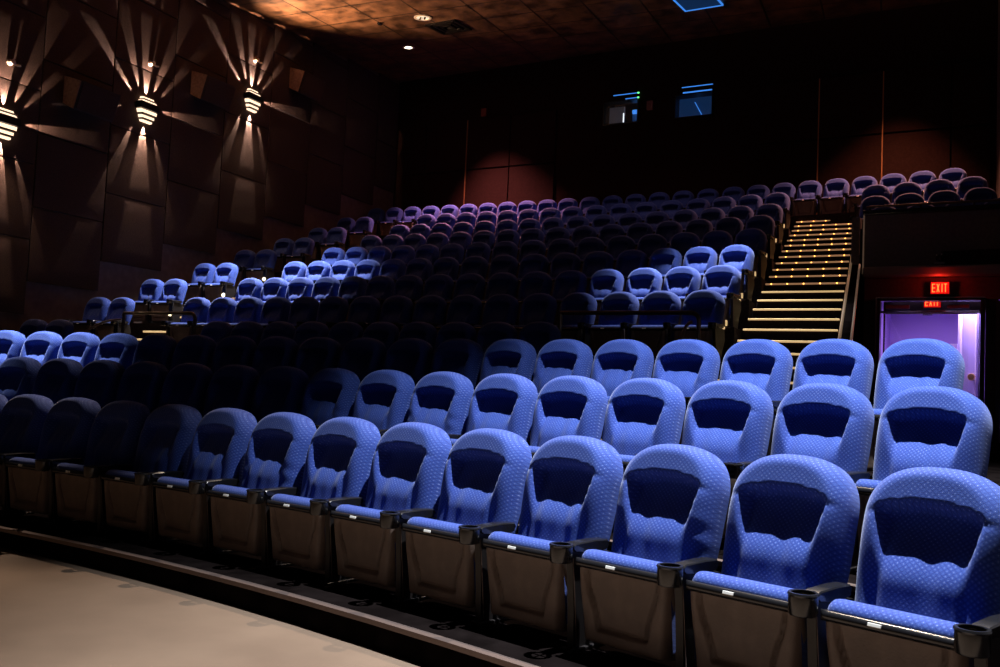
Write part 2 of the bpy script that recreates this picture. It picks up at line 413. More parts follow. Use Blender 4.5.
# ------------------------------------------------------------------ sconces, speakers, fittings on the left wall
WANG = math.atan2(-.07, 1)                   # direction of the wall
def wall_empty(name, y, z, off=0.0):
    o = empty(name, (wallx(y)+off, y, z)); o.rotation_euler = (0, 0, math.atan2(.07, 1)); return o   # local +x out of the wall, +y along it
def add_spot(name, loc, direction, power, color, size_deg, blend=.15, rad=.03):
    l = bpy.data.lights.new(name, 'SPOT'); l.energy = power; l.color = color; l.spot_size = math.radians(size_deg); l.spot_blend = blend; l.shadow_soft_size = rad
    o = bpy.data.objects.new(name, l); COL.objects.link(o); o.location = loc
    o.rotation_euler = Vector(direction).to_track_quat('-Z', 'Y').to_euler(); return o
WARM = (1, .62, .43)
sc_words = ['foremost', 'middle', 'rearmost']
for i, (y, z) in enumerate(((9.2, 5.32), (12.2, 6.43), (15.23, 7.55))):
    root = wall_empty('sconce', y, z, .07)
    tag(root, 'tiered wall sconce with glowing louvres on dark panels, %s of the row' % sc_words[i], 'wall lamp', 'wall sconces on the side wall')
    m_ = MB(); m_.box((.08, 0, 0), (.16, .49, .14), bev=.01); build(m_, 'housing', 'plastic', root)
    def tray(zc, hw, h, depth, mtl, nm):
        m2 = MB()
        # trapezoid louvre: wider at the housing side
        s = 1 if zc > 0 else -1
        za, zb = zc-h/2, zc+h/2
        wa, wb = (hw, hw*.9) if s > 0 else (hw*.9, hw)
        P = [(0.02, -wa, za), (depth, -wa*.92, za), (depth, wa*.92, za), (.02, wa, za), (0.02, -wb, zb), (depth*.9, -wb*.9, zb), (depth*.9, wb*.9, zb), (.02, wb, zb)]
        m2.v = P; m2.f = [(0, 3, 2, 1), (4, 5, 6, 7), (0, 1, 5, 4), (1, 2, 6, 5), (2, 3, 7, 6), (3, 0, 4, 7)]
        return build(m2, nm, mtl, root)
    tray(.092, .20, .030, .13, 'diffuser', 'glowing_louvre'); tray(.122, .18, .026, .14, 'plastic', 'dark_blade')
    tray(.158, .165, .040, .09, 'diffuser', 'glowing_louvre')
    tray(-.112, .225, .066, .13, 'diffuser', 'glowing_louvre'); tray(-.166, .19, .040, .15, 'plastic', 'dark_blade')
    tray(-.212, .18, .052, .11, 'diffuser', 'glowing_louvre'); tray(-.256, .155, .036, .125, 'plastic', 'dark_blade')
    tray(-.290, .145, .036, .09, 'diffuser', 'glowing_louvre')
    mw = root.matrix_basis
    ca = math.atan2(.07, 1)
    def wdir(dx, dy, dz): return (dx*math.cos(ca)-dy*math.sin(ca), dx*math.sin(ca)+dy*math.cos(ca), dz)
    def wloc(dx, dy, dz): v = wdir(dx, dy, dz); return (root.location.x+v[0], root.location.y+v[1], root.location.z+v[2])
    K = 1.0
    # grazing beams: (dy, dz) origin on the lamp and direction in the wall plane
    beams = [((0, .18), (0, 1), 27, 70), ((-.13, .205), (-.36, 1), 14, 52), ((.14, .205), (.40, 1), 14, 48),
             ((-.21, .09), (-1.0, .95), 11, 80), ((.21, .09), (.80, 1), 9, 26), ((.25, .02), (1, .10), 13, 34), ((-.25, -.06), (-1, -.22), 8, 26),
             ((0, -.31), (0, -1), 33, 60), ((-.20, -.25), (-.42, -1), 13, 26), ((.20, -.25), (.34, -1), 10, 22)]
    for (oy, oz), (dy, dz), ang, pw in beams:
        ln = math.hypot(dy, dz); tl = math.tan(math.radians(ang*.40))
        add_spot('sconce_beam', wloc(.042, oy, oz), wdir(-tl, dy/ln, dz/ln), pw*9, WARM, ang, .18, .006)
    add_spot('sconce_uplight', wloc(.22, 0, .22), wdir(.85, .1, .90), 1500, (1, .58, .33), 92, 1.0, .05)
    add_spot('sconce_downlight', wloc(.24, 0, -.34), wdir(.35, 0, -1), 60, (1, .62, .40), 110, .9, .05)
    # small sprinkler head above
    fz = z+.90 if i else z+1.0
    fr = wall_empty('sprinkler_head', y+.06, fz, .07)
    tag(fr, 'small pale sprinkler fitting above the %s sconce' % sc_words[i], 'sprinkler', 'sprinkler heads above the sconces')
    m_ = MB(); m_.lathe([(0, 0), (.055, 0), (.055, .015), (.02, .03), (.02, .09)], (0, 0, 0), 'x', 12); build(m_, 'rosette', 'white_metal', fr, True)
    m_ = MB(); m_.lathe([(0, .09), (.04, .09), (.04, .105), (0, .105)], (0, 0, 0), 'x', 12); m_.tube([(.05, 0, 0), (.07, .10, -.03), (.08, .15, -.02)], .018, 8); build(m_, 'nozzle', 'white_metal', fr, True)
for i, (y, z) in enumerate(((10.75, 6.14), (13.78, 7.25), (16.95, 8.40))):
    root = wall_empty('loudspeaker', y, z, .08)
    tag(root, 'boxy wedge loudspeaker hung on the dark wall, %s' % ['between first and middle sconce', 'between middle and rear sconce', 'beyond the rear sconce'][i], 'loudspeaker', 'loudspeakers on the side wall')
    # tilted cabinet, its front tipped to the seats
    m_ = MB(); w = .43
    prof = [(.02, -.20), (.30, -.33), (.46, .17), (.02, .31)]
    b0 = 0
    for s in (-1, 1):
        for x, zz in prof: m_.v.append((x, s*w, zz))
    m_.f = [(3, 2, 1, 0), (4, 5, 6, 7)]+[(k, (k+1) % 4, 4+(k+1) % 4, 4+k) for k in range(4)]
    build(m_, 'cabinet', 'speaker', root)
    m_ = MB(); m_.v = [(x*.97+.005, -w-.012, zz*.97) for x, zz in prof]+[(x*.97+.005, -w+.0, zz*.97) for x, zz in prof]
    m_.f = [(3, 2, 1, 0), (4, 5, 6, 7)]+[(k, (k+1) % 4, 4+(k+1) % 4, 4+k) for k in range(4)]
    build(m_, 'lit_end_plate', 'speaker_lit_side', root)
    m_ = MB(); v0 = Vector((.30, 0, -.33)); v1 = Vector((.46, 0, .17)); nn = Vector((v1.z-v0.z, 0, -(v1.x-v0.x))).normalized()
    P = [v0+(v1-v0)*.06, v0+(v1-v0)*.94]
    vs = []
    for d in (.002, .02):
        for p in P:
            for s in (-1, 1): q = p+nn*d; vs.append((q.x, s*w*.93, q.z))
    m_.v = vs; m_.f = [(0, 1, 3, 2), (4, 6, 7, 5), (0, 2, 6, 4), (1, 5, 7, 3), (0, 4, 5, 1), (2, 3, 7, 6)]
    build(m_, 'grille', 'acoustic', root)
    m_ = MB(); m_.box((-.01, 0, 0), (.06, .2, .12)); m_.box((.03, -.3, -.22), (.02, .02, .16)); build(m_, 'bracket', 'plastic', root)

# ------------------------------------------------------------------ ceiling fittings
def ceil_thing(name, x, y, label, cat, group=None):
    o = empty(name, (x, y, ceil_z(y)-.002)); o.rotation_euler = (math.atan(.08), 0, 0); return tag(o, label, cat, group)

def ceil_thing(name, x, y, label, cat, group=None):
    o = empty(name, (x, y, ceil_z(y)-.002)); o.rotation_euler = (math.atan(.08), 0, 0); return tag(o, label, cat, group)
r_ = ceil_thing('downlight', -13.49, 18.88, 'small round ceiling downlight shining plain bright white', 'ceiling light', 'round lights in the ceiling')
m_ = MB(); m_.lathe([(.085, 0), (.15, 0), (.155, -.012), (.10, -.018), (.085, -.005)], (0, 0, 0), 'z', 24); build(m_, 'trim_ring', 'white_metal', r_, True)
m_ = MB(); m_.lathe([(0, -.010), (.09, -.010), (.09, -.002)], (0, 0, 0), 'z', 20); build(m_, 'lens', 'lamp', r_, True)
r_ = ceil_thing('downlight', -11.89, 17.14, 'round ceiling fitting with two dark baffles beside the square vent', 'ceiling light', 'round lights in the ceiling')
m_ = MB(); m_.lathe([(.14, 0), (.20, 0), (.205, -.015), (.15, -.022), (.14, -.005)], (0, 0, 0), 'z', 28); build(m_, 'trim_ring', 'white_metal', r_, True)
m_ = MB(); m_.lathe([(0, -.008), (.145, -.008), (.145, -.002)], (0, 0, 0), 'z', 24); build(m_, 'lens', mat('dim_lamp', (1, .9, .7), emit=(1, .85, .6), estr=.9), r_, True)
m_ = MB()
for a in (-.055, .045): m_.box((a, a*.3, -.022), (.045, .13, .02), Matrix.Rotation(.7, 3, 'Z'), bev=.004)
build(m_, 'baffle', 'plastic', r_)
r_ = ceil_thing('ceiling_vent', -11.72, 17.98, 'square black air vent in the brown ceiling', 'vent')
m_ = MB()
for s_, w_ in ((.40, .07), (.27, .05), (.15, .04)):
    for a in range(4):
        Mx = Matrix.Rotation(a*pi/2, 3, 'Z'); c = Mx @ Vector((s_-w_/2, 0, -.02-.02*(.4-s_)))
        m_.box(c, (w_, 2*s_, .03), Mx)
build(m_, 'vent_frame', 'plastic', r_)
m_ = MB(); m_.box((0, 0, -.006), (.8, .8, .01)); build(m_, 'backing', 'gloss', r_)
r_ = ceil_thing('ceiling_reflection', -6.02, 18.95, 'blue reflection in the dark ceiling, modelled as a glowing rectangle', 'reflection')  # glowing panel added in place of projector light reflected off the ceiling
m_ = MB(); m_.box((0, 0, -.012), (.80, 1.0, .02), bev=.004); build(m_, 'glow_face', 'blue_dark', r_)
m_ = MB(); m_.box((0, -.52, -.02), (.86, .03, .03)); m_.box((0, .52, -.02), (.86, .03, .03)); m_.box((-.42, 0, -.02), (.03, 1.04, .03)); m_.box((.42, 0, -.02), (.03, 1.04, .03)); build(m_, 'glow_frame', 'blue_glow', r_)
r_ = ceil_thing('smoke_detector', -13.0, 17.0, 'small dark detector dome on a ceiling tile near the side wall', 'smoke detector')
m_ = MB(); m_.lathe([(0, -.05), (.03, -.05), (.06, -.03), (.065, 0)], (0, 0, 0), 'z', 16); build(m_, 'dome', 'gloss', r_, True)

# ------------------------------------------------------------------ projection booth
for i, w in enumerate(wins):
    xc = (w[0]+w[1])/2; zc = (w[2]+w[3])/2
    o = empty('window_%d' % (i+1), (xc, BACK, zc)); struct(o)
    m_ = MB(); W = w[1]-w[0]; H = w[3]-w[2]
    for c, d in (((0, .1, -H/2+.01), (W, .3, .02)), ((0, .1, H/2-.01), (W, .3, .02)), ((-W/2+.01, .1, 0), (.02, .3, H-.04)), ((W/2-.01, .1, 0), (.02, .3, H-.04))): m_.box(c, d)
    build(m_, 'window_frame', 'plastic', o)
    m_ = MB(); m_.box((0, .04, 0), (W-.04, .008, H-.04)); build(m_, 'pane', 'glass', o)
m_ = MB()
m_.box((-7.8, 23.4, 8.4), (3.6, .1, 2)); m_.box((-9.7, 22.6, 8.4), (.1, 1.6, 2)); m_.box((-5.9, 22.6, 8.4), (.1, 1.6, 2)); m_.box((-7.8, 22.6, 7.5), (3.6, 1.6, .1)); m_.box((-7.8, 22.6, 9.4), (3.6, 1.6, .1)); m_.box((-7.84, 22.6, 8.4), (.08, 1.5, 1.8))
struct(build(m_, 'wall_booth', 'booth'))
r_ = tag(empty('projector', (-8.46, 22.25, 8.33)), 'film projector with a bright blue lens behind the booth window', 'projector')
m_ = MB(); m_.box((0, .1, -.02), (.36, .5, .28), bev=.02); build(m_, 'body', 'blue_dark', r_)
m_ = MB(); m_.box((.01, -.06, .16), (.34, .3, .10), bev=.01); build(m_, 'lamp_house', 'blue_glow', r_)
m_ = MB(); m_.lathe([(0, -.30), (.035, -.30), (.05, -.28), (.05, -.12)], (.12, 0, .03), 'y', 18); build(m_, 'lens', 'projector_lens', r_, True)
m_ = MB(); m_.box((0, .1, -.40), (.08, .08, .5)); m_.box((0, .1, -.70), (.4, .4, .1)); build(m_, 'pedestal', 'plastic', r_)
r_ = tag(empty('booth_light_bar', (-8.735, 21.75, 8.25)), 'white upright light bar beside the blue projector', 'light bar')
m_ = MB(); m_.box((0, 0, 0), (.022, .02, .26)); build(m_, 'tube', mat('white_bar', (1, 1, 1), emit=(.9, .95, 1), estr=1.4), r_)
m_ = MB(); m_.box((0, .02, 0), (.04, .02, .30)); build(m_, 'housing', 'plastic', r_)
r_ = tag(empty('grey_screen', (-8.97, 21.9, 8.35)), 'dull grey folded screen in the projector window', 'screen panel')
m_ = MB(); m_.box((0, 0, 0), (.42, .04, .5), bev=.006); m_.box((0, -.025, 0), (.40, .01, .02), Matrix.Rotation(.6, 3, 'Y')); build(m_, 'sheet', mat('grey_sheet', (.28, .27, .30), rough=.7, emit=(.1, .1, .13), estr=.12), r_)
r_ = tag(empty('booth_screen', (-6.85, 22.2, 8.34)), 'dim blue backing with a slanting bar behind the second booth window', 'screen panel')
m_ = MB(); m_.box((0, .05, 0), (1.3, .04, .9)); build(m_, 'sheet', 'blue_dark', r_)
m_ = MB(); m_.box((-.05, .01, .05), (.018, .02, .50), Matrix.Rotation(-.5, 3, 'Y')); build(m_, 'slanting_bar', 'blue_glow', r_)
for k, (x0, x1, zz) in enumerate(((-8.95, -8.30, 8.80), (-8.62, -8.30, 8.68), (-7.15, -6.38, 8.79), (-7.12, -6.40, 8.655))):  # strips over the windows; blue emission stands in for reflected light
    r_ = empty('reflecting_strip', ((x0+x1)/2, BACK-.05, zz))
    tag(r_, ['longer blue bar above the projector window, green tip', 'shorter blue bar above the projector window, green tip', 'upper blue bar above the second booth window', 'lower blue bar above the second booth window'][k], 'light bar', 'blue reflecting strips above the booth windows')
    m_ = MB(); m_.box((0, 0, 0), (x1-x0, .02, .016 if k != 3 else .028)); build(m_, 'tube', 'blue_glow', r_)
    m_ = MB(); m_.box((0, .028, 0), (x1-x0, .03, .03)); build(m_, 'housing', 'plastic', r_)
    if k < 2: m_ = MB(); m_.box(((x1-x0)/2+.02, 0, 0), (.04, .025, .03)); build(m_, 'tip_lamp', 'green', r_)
m_ = MB(); m_.box((-7.97, BACK-.04, 8.44), (.15, .07, .23), bev=.008); tag(build(m_, 'mounted_box', mat('brown_box', (.30, .15, .12), rough=.6)), 'small brownish box on the wall between booth windows', 'wall box')
m_ = MB(); m_.box((-12.77, BACK-.028, 8.78), (.16, .06, .22), bev=.008); tag(build(m_, 'mounted_box', mat('red_box', (.28, .05, .03), rough=.6)), 'small dark red box high on the back wall above panels', 'wall box')

# ------------------------------------------------------------------ right-hand wall, exit block and doors
P = [(wallr(2), 2), (wallr(2)+.2, 2), (wallr(BACK)+.2, BACK+.2), (wallr(BACK), BACK+.2)]
m_ = MB(); m_.prism(P, -.2, ceil_z(BACK)+.2); struct(build(m_, 'wall_right', 'box'))
YB = 15.2
m_ = MB(); XR = wallr(YB)-.01
m_.box(((-2.03+XR)/2, YB+.07, (3.36+4.17)/2), (XR+2.03, .14, 4.17-3.36))
struct(build(m_, 'wall_exit_front', 'box'))
m_ = MB(); m_.box(((-2.05+XR)/2, YB+.05, 4.2), (XR+2.05, .26, .07), bev=.015); struct(build(m_, 'trim_30', 'gloss'))
m_ = MB(); m_.tube([(-2.0, YB-.02, 4.29), (-2.0+.05, YB-.02, 4.30), (XR-.03, YB-.02, 4.30)], .018, 10)
r_ = tag(empty('guard_rail', (0, 0, 0)), 'thin metal rail along the top of the block over the exit', 'rail'); build(m_, 'rail', 'nosing', r_, True)
m_ = MB()
for k in range(4): m_.tube([(-1.95+k*.72, YB-.02, 4.23), (-1.95+k*.72, YB-.02, 4.30)], .012, 8)
build(m_, 'bracket', 'gloss', r_, True)
m_ = MB(); m_.box(((-2.03+XR)/2, YB-.02, 3.27), (XR+2.03, .20, .16), bev=.03); struct(build(m_, 'trim_31', 'band'))
m_ = MB(); m_.box(((-2.03+XR)/2, YB+.25, 3.03), (XR+2.03, .2, .33)); m_.box((-1.945, YB+.25, 1.82), (.17, .2, 2.09)); m_.box((-.26, YB+.27, 1.82), (.17, .2, 2.09)); m_.box(((-.20+XR)/2+.2, YB+.25, 1.82), (XR-.15, .2, 2.09))
struct(build(m_, 'wall_exit_door', 'box'))
# block side wall along the stairs: closes the corridor from the stair
m_ = MB(); P = [(stair_r(YB)+.02, YB+.0), (stair_r(YB)+.14, YB+.0), (stair_r(19.6)+.14, 19.6), (stair_r(19.6)+.02, 19.6)]
m_.prism(P, .79, [4.15, 4.15, 4.9, 4.9]); struct(build(m_, 'wall_stair_side', 'box'))
# corridor behind the door
m_ = MB(); m_.box((-.9, 18.3, 1.9), (2.3, .1, 2.4)); m_.box((-2.0, 16.9, 1.9), (.1, 2.8, 2.4)); m_.box((.18, 16.9, 1.9), (.1, 2.8, 2.4)); m_.box((-.9, 16.9, 3.05), (2.3, 2.8, .06))
struct(build(m_, 'wall_corridor', 'purple_wall'))
FZ = FL[2]
d1 = empty('door_1', (-1.05, YB+.2, FZ)); struct(d1)
m_ = MB(); w0, w1, zt_ = -.80, .70, 2.115
for c, d in (((w0+.03, 0, zt_/2), (.06, .22, zt_)), ((w1-.03, 0, zt_/2), (.06, .22, zt_)), ((0-.05, 0, zt_-.02), (w1-w0, .22, .04)), ((-.05, .02, zt_-.205), (w1-w0, .08, .03))): m_.box(c, d, bev=.006)
build(m_, 'door_frame', 'frame', d1)
m_ = MB()
for c, d in (((w0+.005, -.115, zt_/2), (.018, .016, zt_)), ((-.05, -.115, zt_+.004), (w1-w0, .016, .018)), ((w1-.07, -.115, zt_/2-.1), (.012, .016, zt_-.2)), ((w0+.12, -.05, zt_/2-.1), (.025, .02, zt_-.24)), ((-.05, -.05, zt_-.235), (w1-w0-.2, .02, .016))): m_.box(c, d)
build(m_, 'metal_edge', 'silver', d1)
m_ = MB(); m_.box((-.50, -.02, zt_-.13), (.34, .05, .06), bev=.006); m_.box((.34, -.02, zt_-.125), (.30, .05, .05), bev=.006); build(m_, 'closer', 'band', d1)
m_ = MB(); m_.box((-.10, .06, zt_/2-.12), (w1-w0-.34, .012, zt_-.26)); build(m_, 'pane', 'glass', d1)
m_ = MB(); m_.box((-.08, .04, zt_-.24), (.14, .03, .03), bev=.006); build(m_, 'latch', 'silver', d1)
# open leaf seen edge-on, lilac with frosted stripes
lf = tag(empty('door_leaf', (-.58, 16.35, FZ)), 'pale lilac door leaf standing open behind the exit doorway', 'door'); lf.rotation_euler = (0, 0, -.15)
m_ = MB(); m_.box((0, 0, 1.03), (.34, .045, 2.04), bev=.006); build(m_, 'leaf', 'lilac', lf)
m_ = MB(); m_.box((-.12, -.035, 1.03), (.03, .02, 1.98)); m_.box((.09, -.035, 1.03), (.02, .02, 1.98)); build(m_, 'edge_strip', 'white', lf)
m_ = MB(); m_.lathe([(0, -.12), (.045, -.12), (.06, -.08), (.025, -.055), (.02, -.02)], (.04, 0, .97), 'y', 16); build(m_, 'knob', 'brass', lf, True)
# inner door on the corridor's end wall
d2 = empty('door_2', (-1.18, 18.22, FZ)); struct(d2)
m_ = MB()
for c, d in (((-.53, 0, .8), (.02, .03, 1.6)), ((.53, 0, .8), (.02, .03, 1.6)), ((0, 0, 1.6), (1.08, .03, .02))): m_.box(c, d)
build(m_, 'door_frame', 'white', d2)
m_ = MB(); m_.box((0, .012, .8), (1.04, .02, 1.58)); build(m_, 'door_panel', mat('pale_door', (.80, .68, .95), rough=.5), d2)
# second doorway, cut by the picture edge
d3 = empty('door_3', (.04, YB+.1, FZ)); struct(d3)
m_ = MB(); m_.box((0, .0, 1.0), (.34, .05, 2.0), bev=.006); build(m_, 'door_panel', 'band', d3)
m_ = MB(); m_.box((-.21, .0, 1.0), (.07, .10, 2.0), bev=.006); m_.box((0, .0, 2.03), (.49, .10, .06), bev=.006); build(m_, 'door_frame', 'frame', d3)
m_ = MB(); m_.box((-.165, -.055, 1.0), (.012, .012, 2.0)); build(m_, 'metal_edge', 'silver', d3)
m_ = MB(); m_.tube([(-.12, -.03, .55), (-.12, -.08, .55), (.02, -.08, .55)], .016, 8); m_.box((-.12, -.03, .55), (.05, .012, .14), bev=.004); build(m_, 'door_handle', 'white', d3, True)

def exit_sign(name, loc, w, h, label):
    r_ = tag(empty(name, loc), label, 'exit sign', 'red exit signs over the doorway')
    m_ = MB(); m_.box((0, .025, 0), (w+.03, .05, h+.03), bev=.006); build(m_, 'housing', 'plastic', r_)
    m_ = MB(); m_.box((0, -.004, 0), (w, .008, h)); build(m_, 'face', 'exit_red', r_)
    # letters E X I T
    m_ = MB(); t = w*.045; H = h*.72; lw = w*.17; y = -.012; xs = [-.345*w, -.10*w, .115*w, .30*w]
    def bar(cx, cz, dx, dz, rot=0): m_.box((cx, y, cz), (dx, .008, dz), Matrix.Rotation(rot, 3, 'Y'))
    x = xs[0]; bar(x-lw/2+t/2, 0, t, H)
    for zz in (-H/2+t/2, 0, H/2-t/2): bar(x+t*.3, zz, lw-t*.6, t)
    x = xs[1]; a = math.atan2(lw-t, H); bar(x, 0, t, math.hypot(lw-t, H)*.98, a); bar(x, 0, t, math.hypot(lw-t, H)*.98, -a)
    x = xs[2]; bar(x, 0, t, H)
    x = xs[3]; bar(x, 0, t, H); bar(x, H/2-t/2, lw*1.05, t)
    build(m_, 'lettering', 'exit_letter', r_)
    return r_
exit_sign('exit_sign', (-.95, YB+.0, 3.02), .25, .175, 'upper red lit EXIT sign under the pale ledge')
m_ = MB(); m_.box((-1.05, YB+.66, 2.87), (1.5, .05, .30)); build(m_, 'lintel_panel', 'platform', None); struct(bpy.data.objects['lintel_panel'])
bpy.data.objects['lintel_panel'].name = 'trim_40'
exit_sign('exit_sign', (-1.085, YB+.52, 2.86), .235, .16, 'lower red EXIT sign, its top hidden by the door frame')
l = bpy.data.lights.new('exit_sign_glow', 'POINT'); l.energy = 2.2; l.color = (1, .02, .01); l.shadow_soft_size = .03
o = bpy.data.objects.new('exit_sign_glow', l); COL.objects.link(o); o.location = (-.965, YB-.16, 3.10)
r_ = tag(empty('security_camera', (-.96, YB-.02, 3.46)), 'tiny dark camera on the wall above the exit signs', 'camera')
m_ = MB(); m_.lathe([(0, -.09), (.03, -.085), (.05, -.05), (.05, .02)], (0, 0, 0), 'y', 16); build(m_, 'body', 'gloss', r_, True)
m_ = MB(); m_.box((0, -.03, -.07), (.14, .04, .03), bev=.005); build(m_, 'label_plate', 'band', r_)
m_ = MB(); m_.box((-.04, -.035, .05), (.015, .015, .015)); m_.box((.03, -.035, .06), (.015, .015, .015)); build(m_, 'indicator', 'white_tag', r_)
# corridor lamp
r_ = tag(empty('corridor_lamp', (-1.0, 16.15, 3.0)), 'violet light fitting inside the exit corridor', 'ceiling light')
m_ = MB(); m_.box((0, 0, -.01), (1.3, .3, .03), bev=.005); build(m_, 'diffuser', mat('violet_lamp', (.8, .7, 1), emit=(.62, .45, 1), estr=5), r_)
l = bpy.data.lights.new('corridor_light', 'AREA'); l.energy = 72; l.color = (.70, .50, 1); l.shape = 'RECTANGLE'; l.size = 1.3; l.size_y = .8
o = bpy.data.objects.new('corridor_light', l); COL.objects.link(o); o.location = (-1.0, 16.15, 2.97)

# ------------------------------------------------------------------ stairs
STAIR_N = 24; z0s = FL[2]; rise = .1767
st = tag(empty('staircase', (stair_l(9)+.5, 9, z0s)), 'long flight of stairs with gold lit step edges beside the exit block', 'stairs')
so = st.location
for i in range(1, STAIR_N+1):
    z = .733+rise*i; ya = nos_y(z); yb = nos_y(z+rise)
    if i == STAIR_N: yb = ya+.35
    if ya > 19.9: pass
    xa, xb = stair_l(ya)+.01, stair_r(ya)-.01; xc, xd = stair_l(yb)+.01, stair_r(yb)-.01
    m_ = MB(); m_.prism([(xa-so.x, ya-so.y), (xb-so.x, ya-so.y), (xd-so.x, yb-so.y), (xc-so.x, yb-so.y)], 0, z-z0s)
    stp = build(m_, 'step', 'carpet', st)
    m_ = MB(); m_.box(((xa+xb)/2-so.x, ya-.012-so.y, z-z0s-.014), (xb-xa-.03, .03, .024), bev=.005)
    up = z > 2.9
    build(m_, 'nosing', 'gold_dim' if up else 'gold', stp)
    if up:
        for k in range(5):
            xx = xa+(xb-xa)*(.08+.2*k+.04*((i*37) % 5)/5)
            m_ = MB(); m_.lathe([(0, -.012), (.008, -.010), (.012, 0)], (xx-so.x, ya-.024-so.y, z-z0s-.014), 'y', 8)
            build(m_, 'led_light', 'led', stp)
for r in range(5, 12):                        # tier nosing ends by the stairs; glow painted in for lit metal
    th = math.asin((stair_l(R[r-1]-FR+CU[1])-.22-CU[0])/(R[r-1]-FR)); x, y = pt(r, th, -FR)
    m_ = MB(); m_.box((x-so.x, y-.02-so.y, FL[r-1]-z0s-.012), (.26, .03, .03), bev=.005); build(m_, 'landing_strip', 'gold', st)
    m_ = MB(); m_.box((x+.15-so.x, y-.03-so.y, FL[r-1]-z0s+.05), (.02, .03, .07), bev=.004); build(m_, 'nosing_end_glow', 'gold', st)
# curb between the stairs and the exit corridor
cb = tag(empty('stair_curb', (0, 0, 0)), 'sloping curb with bright metal edges closing the right of the stairs', 'curb')
m_ = MB(); ys = [8.6, 11, 13, 15.19]
P = [(stair_r(y), y) for y in ys]+[(stair_r(y)+.15, y) for y in ys[::-1]]
zz = [z0s+.02+max(0, (y-8.3)/2.70)+.06 for y in ys]
m_.prism(P, z0s, zz+zz[::-1]); build(m_, 'side_panel', 'platform', cb)
def nz(y): return 1.97+(y-11.55)/2.70
m_ = MB(); m_.tube([(stair_r(y)+.02, y, nz(y)+.10) for y in [8.7+.5*i for i in range(23)]], .018, 8); build(m_, 'inner_edge', mat('bright_edge_metal', (.8, .66, .5), rough=.3, metal=.9, emit=(1, .62, .35), estr=.10), cb, True)  # faint emission stands in for glints along the metal edge
m_ = MB(); m_.tube([(stair_r(y)+.15, y, nz(y)+.08) for y in [8.7+.5*i for i in range(14)]], .015, 8); build(m_, 'outer_edge', mat('edge_metal', (.8, .7, .6), rough=.3, metal=.9, emit=(1, .62, .40), estr=.07), cb, True)  # weaker emission, again a painted highlight on the metal
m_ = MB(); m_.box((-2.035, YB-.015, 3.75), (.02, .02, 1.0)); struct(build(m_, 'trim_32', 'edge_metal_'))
# steps in the left aisle
sa = tag(empty('staircase', (-12.7, 9.5, FL[3])), 'narrow aisle steps with gold edges between main block and wall seats', 'stairs')
so = sa.location
for r in range(4, 12):
    for k in (1, 2, 3):
        z = FL[r-1]+(FL[r]-FL[r-1])*k/3
        yf = CU[1]+math.sqrt((R[r]-FR)**2-(-12.6-CU[0])**2)
        ya = yf-.44*(3-k); yb = yf-.002 if k < 3 else yf
        if k < 3:
            m_ = MB(); m_.prism([(aisle_l(ya)+.02-so.x, ya-so.y), (aisle_r(ya)-.02-so.x, ya-so.y), (aisle_r(yb)-.02-so.x, yb-so.y-.015), (aisle_l(yb)+.02-so.x, yb-so.y-.015)], FL[r-1]+.001-so.z, z-so.z)
            stp = build(m_, 'step', 'carpet', sa)
        else: stp = sa
        m_ = MB(); m_.box(((aisle_l(ya)+aisle_r(ya))/2-so.x, ya-.02-so.y, z-.014-so.z), (aisle_r(ya)-aisle_l(ya)-.1, .03, .03), bev=.005)
        build(m_, 'nosing', 'gold' if r <= 6 else 'gold_dim', stp)

# ------------------------------------------------------------------ handrails of the wheelchair places
def handrail(x0, x1, y, label, loop):
    zf = FL[3]; zr = 2.13
    r_ = tag(empty('handrail', ((x0+x1)/2, y, zf)), label, 'handrail', 'handrails before the fifth row')
    ox = r_.location.x
    A = []
    m_ = MB()
    rr = .09
    pts = [(x1-ox, 0, 0), (x1-ox, 0, zr-zf-rr)]+[(x1-ox-rr*(1-math.cos(a)), 0, zr-zf-rr+rr*math.sin(a)) for a in (.3, .6, .9, 1.2, 1.57)]+[(x0-ox, 0, zr-zf)]
    m_.tube(pts, .024, 12); build(m_, 'top_rail', 'rail', r_, True)
    m_ = MB(); m_.tube([(x0-ox, 0, 0), (x0-ox, 0, zr-zf)], .026, 12); build(m_, 'post', 'rail', r_, True)
    m_ = MB(); m_.tube([(x0-ox, 0, .45), (x1-ox, 0, .45)], .016, 8); build(m_, 'lower_rail', 'rail', r_, True)
    for xx in (x0, x1):
        m_ = MB(); m_.lathe([(.0, .012), (.05, .012), (.055, 0)], (xx-ox, 0, 0), 'z', 14); build(m_, 'foot', 'rail', r_, True)
    xx = (x1-.08 if loop > 0 else x0-.05)
    m_ = MB()
    pts = [(xx-ox+.35*loop*0+(0 if loop > 0 else -.0), -.05-.02*i, zr-zf-.22-.012*i*i) for i in range(8)]
    pts = [(xx-ox-(.06*i if loop < 0 else .015*i), -.04*i, zr-zf-.10-(.004*i*i if loop < 0 else .012*i*i)) for i in range(8)]
    e = pts[-1]; pts.append((e[0]-.02, e[1]-.03, 0))
    m_.tube(pts, .018, 10); build(m_, 'curved_rail', 'nosing', r_, True)
handrail(-4.55, -2.92, 9.62, 'black handrail before the stair-side seats of the fifth row', 1)
handrail(-11.95, -10.42, 9.62, 'black handrail beside the narrow aisle with seats by the wall', -1)

